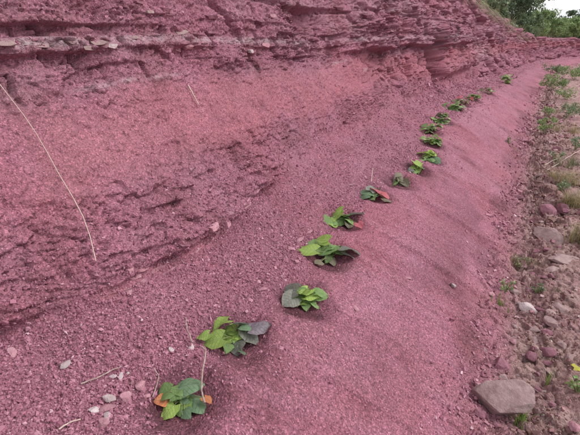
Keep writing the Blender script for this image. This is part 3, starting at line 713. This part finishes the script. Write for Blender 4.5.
plant(3, 'fourth nearest seedling arching over a dark hollow, grey leaf at right', [
    (306, 249, 17, 'bright'), (313, 244, 14, 'green'), (322, 240, 12, 'bright'), (333, 247, 16, 'green'), (351, 247, 17, 'grey'), (350, 255, 11, 'grey'), (327, 260, 7, 'green'), (321, 250, 12, 'green'), (318, 262, 8, 'dull'), (334, 261, 8, 'dull')], rp, 0.06)
plant(4, 'fifth nearest seedling, green clump with small pinkish leaves at right', [
    (327, 219, 15, 'green'), (334, 214, 13, 'bright'), (345, 217, 15, 'green'), (357, 214, 14, 'grey'), (352, 221, 7, 'pink'), (360, 225, 8, 'pink'), (338, 221, 11, 'green'), (349, 225, 8, 'dull'), (331, 223, 9, 'bright')], rp)
plant(5, 'sixth nearest seedling with one pink leaf beside dark green leaves', [
    (367, 191, 14, 'blue'), (373, 197, 11, 'green'), (381, 191, 13, 'pink'), (386, 196, 8, 'pink'), (363, 196, 9, 'blue'), (388, 199, 8, 'dull'), (372, 188, 9, 'grey')], rp)
plant(6, 'withered brownish seedling, seventh from the near end of row', [
    (399, 181, 13, 'dull'), (405, 183, 9, 'dull'), (395, 182, 8, 'green'), (397, 176, 6, 'dull')], rp)
plant(7, 'small bright green seedling just beyond the withered one', [
    (413, 166, 8, 'bright'), (418, 164, 9, 'bright'), (421, 168, 8, 'green'), (415, 171, 7, 'green'), (411, 169, 6, 'grey'), (418, 169, 8, 'bright')], rp)
plant(8, 'wide yellow-green seedling, ninth in row, darker on its right', [
    (420, 153, 9, 'bright'), (427, 155, 10, 'bright'), (431, 158, 9, 'green'), (437, 160, 8, 'blue'), (424, 159, 8, 'green'), (419, 158, 6, 'dull'), (433, 154, 8, 'bright')], rp)
def auto(k, label, n, sx, sy, w, mats):
    px, py = PLANT_PX[k]
    plant(k, label, [(px + rp.gauss(0, sx), py - 3 + rp.gauss(0, sy) - 1, w * rp.uniform(0.75, 1.25), rp.choice(mats)) for _ in range(n)], rp)
auto(9, 'pale green low seedling, tenth in the row', 15, 5.0, 2.2, 6, ['soft', 'bright', 'soft', 'green'])
auto(10, 'dull green low seedling, eleventh in the row', 14, 4.5, 2.0, 5.5, ['soft', 'green', 'grey', 'soft'])
auto(11, 'larger tangled dull green seedling, twelfth in the row', 20, 5, 3.0, 5.5, ['soft', 'green', 'dull', 'soft', 'purple'])
auto(12, 'tangled brownish green seedling, thirteenth in the row', 18, 5, 2.6, 5, ['dull', 'soft', 'green', 'soft', 'soft'])
auto(13, 'sparse low seedling, third from the far end of row', 13, 6, 1.5, 4, ['dull', 'soft', 'soft'])
auto(15, 'small reddish green seedling, fourth from far end of row', 12, 4.5, 1.6, 4, ['soft', 'dull', 'pink', 'soft'])
auto(16, 'faint small seedling just before the farthest one', 10, 4.5, 1.4, 3.5, ['soft', 'dull', 'soft'])
auto(14, 'farthest seedling of the row, light green, near the cliff bend', 16, 4, 2.8, 4, ['soft', 'soft', 'dull'])

# ------------------------------------------------------------------ twigs and straws
def stick(name, pix, r0, r1, mat, label, cat, lift=0.006, group=None, sag=0.0):
    pts = []
    for (px, py) in pix:
        p, n, d = hit(px, py); pts.append(p + n * lift + Vector((0, 0, lift)))
    q = [];
    for i in range(len(pts) - 1):
        for k in range(4): q.append(pts[i].lerp(pts[i + 1], k / 4) + Vector([random.uniform(-1, 1) for _ in range(3)]) * r0 * 0.5)
    q.append(pts[-1]); b = q[0].copy(); m = len(q)
    o = add(name, tubes_mesh(name, [([v - b for v in q], [r0 + (r1 - r0) * i / (m - 1) for i in range(m)])], mat, 6)); o.location = b
    return tag(o, label, cat, group)
# a long dry stalk leaning on the face: straight in space, resting at a few points
a, _, _ = hit(94, 265); b, bn, _ = hit(0, 96); c1, cn, _ = hit(50, 172)
stalk_pts = [hit(px, py)[0] + hit(px, py)[1] * l for px, py, l in [(94, 265, .035), (88, 246, .045), (80, 222, .045), (68, 200, .045), (56, 178, .045), (42, 155, .045), (30, 138, .04), (18, 120, .04), (6, 101, .035), (-14, 72, .03)]]
st_ = [stalk_pts[0]]
for i in range(1, len(stalk_pts) - 1): st_.append((stalk_pts[i - 1] + stalk_pts[i] * 2 + stalk_pts[i + 1]) / 4)
st_.append(stalk_pts[-1]); b = st_[0].copy()
o = add('dry_stalk', tubes_mesh('dry_stalk', [([v - b for v in st_], np.linspace(0.0021, 0.0014, len(st_)))], STRAW, 6)); o.location = b
tag(o, 'long thin pale stalk hanging down the cut bank at left', 'stalk')
stick('twig', [(187, 88), (191, 96), (197, 106)], .004, .003, STRAW, 'short pale stick stuck on the cut bank top left', 'twig', 0.012)
stick('twig', [(207, 419), (206, 400), (205, 380), (202, 362), (199, 358)], .0036, .0024, TWIG, 'upright grey twig across right side of the nearest plant', 'twig', 0.03)
stick('twig', [(81, 386), (95, 381), (108, 375), (122, 369)], .0028, .0018, TWIG, 'thin straight twig lying above the stone cluster', 'twig')
stick('twig', [(60, 432), (70, 425), (82, 421)], .0028, .002, STRAW, 'short pale twig at bottom left corner', 'twig')
stick('twig', [(152, 398), (156, 388), (158, 378), (154, 370)], .0024, .0014, TWIG, 'curved thin twig left of the nearest plant', 'twig')
stick('twig', [(192, 346), (188, 334), (185, 322)], .003, .002, TWIG, 'short grey twig left of the second nearest plant', 'twig', 0.012)
stick('twig', [(371, 186), (371, 178), (372, 172)], .003, .002, STRAW, 'tiny dry twig sticking up behind the pink-leaved plant', 'twig', 0.02)
GS = 'fallen straws beside the track'
stick('straw', [(545, 173), (556, 166), (567, 160), (579, 153)], .006, .004, STRAW, 'upper of two parallel straws fallen beside the track', 'straw', 0.02, GS)
stick('straw', [(544, 168), (553, 163), (562, 159)], .005, .003, STRAW, 'lower left of two parallel straws fallen beside the track', 'straw', 0.02, GS)
stick('straw', [(500, 392), (515, 384), (530, 388), (540, 400)], .003, .0015, TWIG, 'bent grey root strand above the big slab', 'straw', 0.02)

# ------------------------------------------------------------------ grass and weeds
def blades(n, h, spread, width, seed, lean=0.6, hang=None):
    r = np.random.default_rng(seed); V = []; Fc = []; T_ = []
    cl = [r.normal(0, spread, 2) for _ in range(7)]
    for k in range(n):
        a = r.uniform(0, 6.283); cc = cl[int(r.integers(0, 7))] * 0.9; b0 = np.array([cc[0] + r.normal(0, spread * 0.3), cc[1] + r.normal(0, spread * 0.3), 0]); L = h * r.uniform(0.45, 1.15)
        d = np.array([math.cos(a), math.sin(a), 0]) * r.uniform(0.1, 1) * lean
        sd_ = np.array([-math.sin(a), math.cos(a), 0]) * width * r.uniform(0.6, 1.2); o = len(V); t = r.uniform(0, 1)
        for i in range(4):
            q = i / 3; c = b0 + d * L * q * q + np.array([0, 0, 1]) * L * (q - 0.42 * lean * q * q)
            if hang is not None: c = b0 + hang * L * q * q + d * L * q * 0.5 + np.array([0, 0, 1]) * L * (0.45 * q - 1.05 * q * q)
            ww = sd_ * (1 - q * 0.9) * 0.5
            V += [c - ww, c + ww + np.array([0, 0, width * 0.15])]; T_ += [t, t]
        for i in range(3): Fc.append((o + 2 * i, o + 2 * i + 1, o + 2 * i + 3, o + 2 * i + 2))
    return np.array(V), np.array(Fc), T_
def tuft(px, py, n, h, spread, width, mat, label, seed, lean=0.7, name='grass_tuft', cat='grass', group=None):
    p, nn, d = hit(px, py)
    if p is None: return
    V, Fc, T_ = blades(n, h, spread, width, seed, lean)
    gz = []
    for v in V[::8]:
        g, _ = drop(p.x + v[0], p.y + v[1], p.z + 0.6); gz.append((g.z - p.z) if g is not None else 0.0)
    V[:, 2] += np.repeat(np.array(gz), 8) - 0.004
    me = mesh_np(name, V, Fc, mat, True); set_attr(me, 'tint', T_)
    o = add(name, me); o.location = p; return tag(o, label, cat, group)
tuft(519, 426, 40, .13, .02, .0045, GRASS_G, 'green grass tuft against right side of the big slab', 1)
tuft(547, 384, 16, .13, .008, .005, GRASS_G, 'small upright grass tuft on mud right of the slab', 2, 0.35)
tuft(500, 304, 34, .10, .025, .004, GRASS_G, 'thin green grass tuft left of the pale rounded stone', 3)
tuft(522, 272, 90, .10, .05, .003, GRASS_D, 'dry grey grass clump at the slope foot mid right', 4, 1.2)
tuft(515, 150, 20, .08, .035, .007, GRASS_O, 'tiny weed right of the dull weed on raked slope', 16, 1.0)
tuft(545, 66, 60, .30, .2, .016, GRASS_O, 'dull grass clump under the far bank', 18, 0.8)
tuft(568, 184, 420, .26, .10, .004, GRASS_D, 'dry straw mat at right edge below the fallen straws', 9, 1.3)
tuft(574, 208, 420, .28, .09, .004, GRASS_D, 'upper of two brown grass heaps at the right edge', 10, 1.1)
tuft(575, 240, 360, .26, .08, .004, GRASS_D, 'lower of two brown grass heaps at the right edge', 11, 1.1)
tuft(573, 166, 240, .24, .10, .005, GRASS_O, 'olive grass at right edge beside fallen straws', 12, 1.0)
tuft(572, 110, 260, .25, .22, .008, GRASS_O, 'olive grass patch on track beyond the weed clump', 14, 0.9)
tuft(569, 132, 200, .22, .16, .006, GRASS_D, 'dry grass patch on track right of the weed clump', 15, 1.0)
tuft(556, 290, 16, .06, .02, .004, GRASS_O, 'sparse tuft between long grey slab and flat stones', 19, 0.9)
def foliage(center_list, leaf, n_per, seed):
    """leaf-sized faces gathered in clumps"""
    r = np.random.default_rng(seed); Vs = []; Ts = []
    for (c, rad, nn) in center_list:
        n = int(n_per * nn)
        d = r.normal(size=(n, 3)); d /= np.linalg.norm(d, axis=1, keepdims=True)
        q = c + d * (rad * r.uniform(0.25, 1.0, n) ** 0.55)[:, None] * np.array([1, 1, 0.8])
        t = r.normal(size=(n, 3)); t /= np.linalg.norm(t, axis=1, keepdims=True)
        nrm = d * 0.6 + r.normal(size=(n, 3)) * 0.7 + np.array([0, 0, 0.5]); b = np.cross(nrm, t); b /= np.linalg.norm(b, axis=1, keepdims=True)
        L = leaf * r.uniform(0.6, 1.3, n)[:, None]
        Vs.append(np.stack([q - t * L, q + b * L * 0.42, q + t * L, q - b * L * 0.42], 1)); Ts.append(np.repeat(np.clip(r.normal(0.5, 0.22, n), 0, 1), 4))
    V = np.concatenate(Vs).reshape(-1, 3); return V, np.arange(len(V)).reshape(-1, 4), np.concatenate(Ts)
def weed(px, py, h, rad, leaf, n, mat, label, seed):
    p, nn, d = hit(px, py); r = random.Random(seed); root = empty('weed', p); tag(root, label, 'weed')
    ends = []; specs = []
    for k in range(9):
        a = r.uniform(0, 6.28); rr = rad * math.sqrt(r.random()); e = Vector((math.cos(a) * rr, math.sin(a) * rr, h * r.uniform(0.35, 0.9)))
        ends.append((np.array(e), rad * 0.4, 1.0)); specs.append(([Vector((0, 0, -.01)), e * 0.5 + Vector((0, 0, h * .1)), e], [.004, .003, .0015]))
    add('stem', tubes_mesh('stem', specs, STEM, 5), root)
    V, Fc, T_ = foliage(ends, leaf, n / 9, seed); V[:, 2] = np.maximum(V[:, 2], 0.003); me = mesh_np('foliage', V, Fc, mat, False); set_attr(me, 'tint', T_); add('foliage', me, root)
weed(544, 134, .30, .15, .022, 420, FOL_L, 'leafy green weed clump on slope edge upper right', 5)
weed(552, 90, .45, .38, .04, 520, FOL_L, 'bright green weed clump far along the track', 7)
weed(574, 80, .6, .55, .045, 700, FOL_L, 'leafy clump at right edge far along the track', 8)
weed(556, 74, .4, .5, .05, 420, FOL_M, 'duller leafy clump behind the far bright weed clump', 9)
weed(566, 118, .28, .25, .028, 320, FOL_M, 'loose green weed on track beyond slope-edge clump', 13)
weed(575, 150, .20, .14, .018, 260, FOL_M, 'green weed at right edge above the fallen straws', 14)
weed(561, 192, .12, .09, .014, 160, FOL_M, 'low green weed left of the brown grass heaps', 15)
weed(566, 100, .30, .30, .03, 300, FOL_L, 'light green weed on far track before leafy clumps', 16)
weed(556, 162, .14, .10, .014, 200, FOL_M, 'grey-green weed between two straws and slope foot', 17)
weed(548, 116, .22, .16, .022, 260, FOL_L, 'second leafy clump up slope edge beyond first', 18)
weed(520, 268, .10, .07, .010, 200, GRASS_O, 'greyish feathery weed at slope foot mid right', 19)
weed(536, 292, .06, .05, .009, 90, FOL_M, 'creeping weed above the pale rounded stone', 20)
weed(509, 144, .10, .07, .014, 60, GRASS_O, 'small dull leafy weed alone on the raked slope', 10)
weed(505, 292, .09, .04, .012, 60, FOL_L, 'small broad-leaved weed above the pale rounded stone', 11)
weed(577, 392, .06, .04, .014, 50, FOL_L, 'low leafy weed at right edge under yellow leaf', 12)
# fallen yellow leaf
p, n, _ = hit(575, 369); o = add('fallen_leaf', LEAVES['yellow'][0]); o.location = p + n * 0.012 + Vector((-.01, 0, 0)); o.scale = (.042, .040, .040); o.rotation_euler = (0.1, 0.15, -1.2)
tag(o, 'single yellow leaf fallen on the mud at right edge', 'leaf')
p, n, _ = hit(577, 380); o = add('fallen_leaf', LEAVES['green'][1]); o.location = p + n * 0.012; o.scale = (.025, .028, .028); o.rotation_euler = (0.1, 0.1, 0.5)
tag(o, 'small green leaf below the yellow leaf at right edge', 'leaf')

# grass hanging over the brow of the bank
def brow(y):
    j = int(np.searchsorted(YS, y)); i = int(np.searchsorted(U, 20.3)); return np.array([XD[j, i], YD[j, i], ZD[j, i]])
GV = []; GF = []; GT = []; off = 0
rg = np.random.default_rng(77)
for y in np.concatenate([rg.uniform(3, 14, 60), rg.uniform(14, 34, 620), rg.uniform(34, 60, 260)]):
    p = brow(y) + np.array([rg.uniform(-0.9, 0.05), 0, rg.uniform(-.03, .05)])
    g, _ = drop(p[0], p[1]);
    if g is None: continue
    V, Fc, T_ = blades(12, rg.uniform(.35, 1.0), .14, .014 + 0.0006 * y, int(rg.integers(1e6)), 0.7, np.array([0.7, -0.1, 0]) if rg.random() < 0.7 else None)
    GV.append(V + np.array(g)); GF.append(Fc + off); GT += T_; off += len(V)
me = mesh_np('brow_grass', np.concatenate(GV), np.concatenate(GF), GRASS_O, True); set_attr(me, 'tint', GT)
tag(add('brow_grass', me), 'olive dry grass hanging over the brow of the bank', 'grass', kind='stuff')

# ------------------------------------------------------------------ bushes and trees at the far end
def tree(name, cat, loc, h, rad, trunk_r, mat, label, seed, n_clump=26, leaf=0.07, n_per=170, low=0.25, group=None):
    r = random.Random(seed); root = empty(name, loc); tag(root, label, cat, group)
    ends = []; specs = []
    top = Vector((r.uniform(-.1, .1) * h, r.uniform(-.1, .1) * h, h * 0.75)); z0 = Vector((0, 0, -0.3))
    tp = [z0, Vector((r.uniform(-.05, .05), r.uniform(-.05, .05), h * 0.3)), top * 0.7 + Vector((0, 0, 0.02)), top]
    specs.append((tp, [trunk_r, trunk_r * 0.8, trunk_r * 0.5, trunk_r * 0.15]))
    for k in range(n_clump):
        a = r.uniform(0, 6.283); zz = h * (low + (0.97 - low) * r.random()); f = (zz / h - low) / (1 - low)
        rr = rad * (0.35 + 0.65 * r.random()) * (1.0 - 0.55 * max(0, f - 0.3))
        e = Vector((math.cos(a) * rr, math.sin(a) * rr, zz)); ends.append((np.array(e), rad * r.uniform(0.16, 0.34), r.uniform(0.6, 1.3)))
        if k % 2 == 0:
            s0 = Vector((0, 0, 0)).lerp(top, max(0.15, zz / h * 0.75)); specs.append(([s0, s0.lerp(e, 0.5) + Vector((0, 0, 0.05)), e], [trunk_r * 0.4, trunk_r * 0.25, trunk_r * 0.08]))
    add('trunk', tubes_mesh('trunk', specs, BARK, 6), root)
    V, Fc, T_ = foliage(ends, leaf, n_per, seed); me = mesh_np('crown', V, Fc, mat, False); set_attr(me, 'tint', T_)
    add('crown', me, root)
    return root
# where the brow of the bank lies along each bearing
_i = int(np.searchsorted(U, 20.6)); _P = np.stack([XD[:, _i], YD[:, _i], ZD[:, _i]], -1)[::6]; _P = _P[_P[:, 1] > 3]
def to_px(P):
    f = np.array(fwd); r_ = np.array([math.cos(YAW), math.sin(YAW), 0]); u_ = np.cross(r_, f); q = P - np.array([0, 0, EYE]); d = q @ f
    return 290 + FPX * (q @ r_) / d, 217.5 - FPX * (q @ u_) / d
_bx, _by = to_px(_P)
def on_brow(px, back):
    q = _P[int(np.argmin(np.abs(_bx - px)))]; v = Vector((q[0], q[1], 0)); v = v + v.normalized() * back + Vector((-0.25, 0, 0)) * min(back, 2)
    g, _ = drop(v.x, v.y, 20); return g if g is not None else Vector((v.x, v.y, float(q[2])))
GB = 'shrubs along the brow of the bank'
for i, (px, back, h, rad, mat, lab, lf) in enumerate([
    (484, 0.3, 1.7, 0.8, FOL_M, 'grey-green shrub overhanging where the brow meets the picture top', .06),
    (492, 0.3, 1.7, 0.9, FOL_M, 'olive shrub second along the brow from the picture top', .06),
    (502, 1.2, 2.6, 1.2, FOL_D, 'dark shrub right of the olive shrub on the brow', .07),
    (514, 1.5, 2.6, 1.3, FOL_D, 'darkest dense shrub in middle of the brow thicket', .07),
    (524, 0.4, 1.5, 1.1, FOL_M, 'low green shrub before the darkest shrub', .07),
    (536, 0.5, 1.5, 1.1, FOL_L, 'light green low shrub under the tall tree', .08),
    (549, 0.5, 1.7, 1.2, FOL_L, 'light green shrub left of the last ones at right', .08),
    (562, 0.5, 1.25, 1.3, FOL_L, 'green shrub second from right edge on far bank', .08),
    (576, 0.5, 1.1, 1.4, FOL_L, 'rightmost light green shrub on the far bank', .08)]):
    tree('shrub', 'shrub', on_brow(px, back), h, rad, .03, mat, lab, 300 + i, 34, lf, 130, 0.05, GB)
tree('tree', 'tree', on_brow(503, 6), 6.5, 2.2, .10, FOL_D, 'tall dark tree behind the brow thicket left of sky gap', 401, 44, .10, 190, 0.15)
tree('tree', 'tree', on_brow(527, 5), 4.8, 1.8, .09, FOL_M, 'mid green tree just left of the white sky', 402, 44, .10, 170, 0.1)
tree('tree', 'tree', on_brow(579, 12), 2.3, 1.5, .09, FOL_D, 'small hazy tree under the sky at right edge', 403, 30, .10, 150, 0.1)
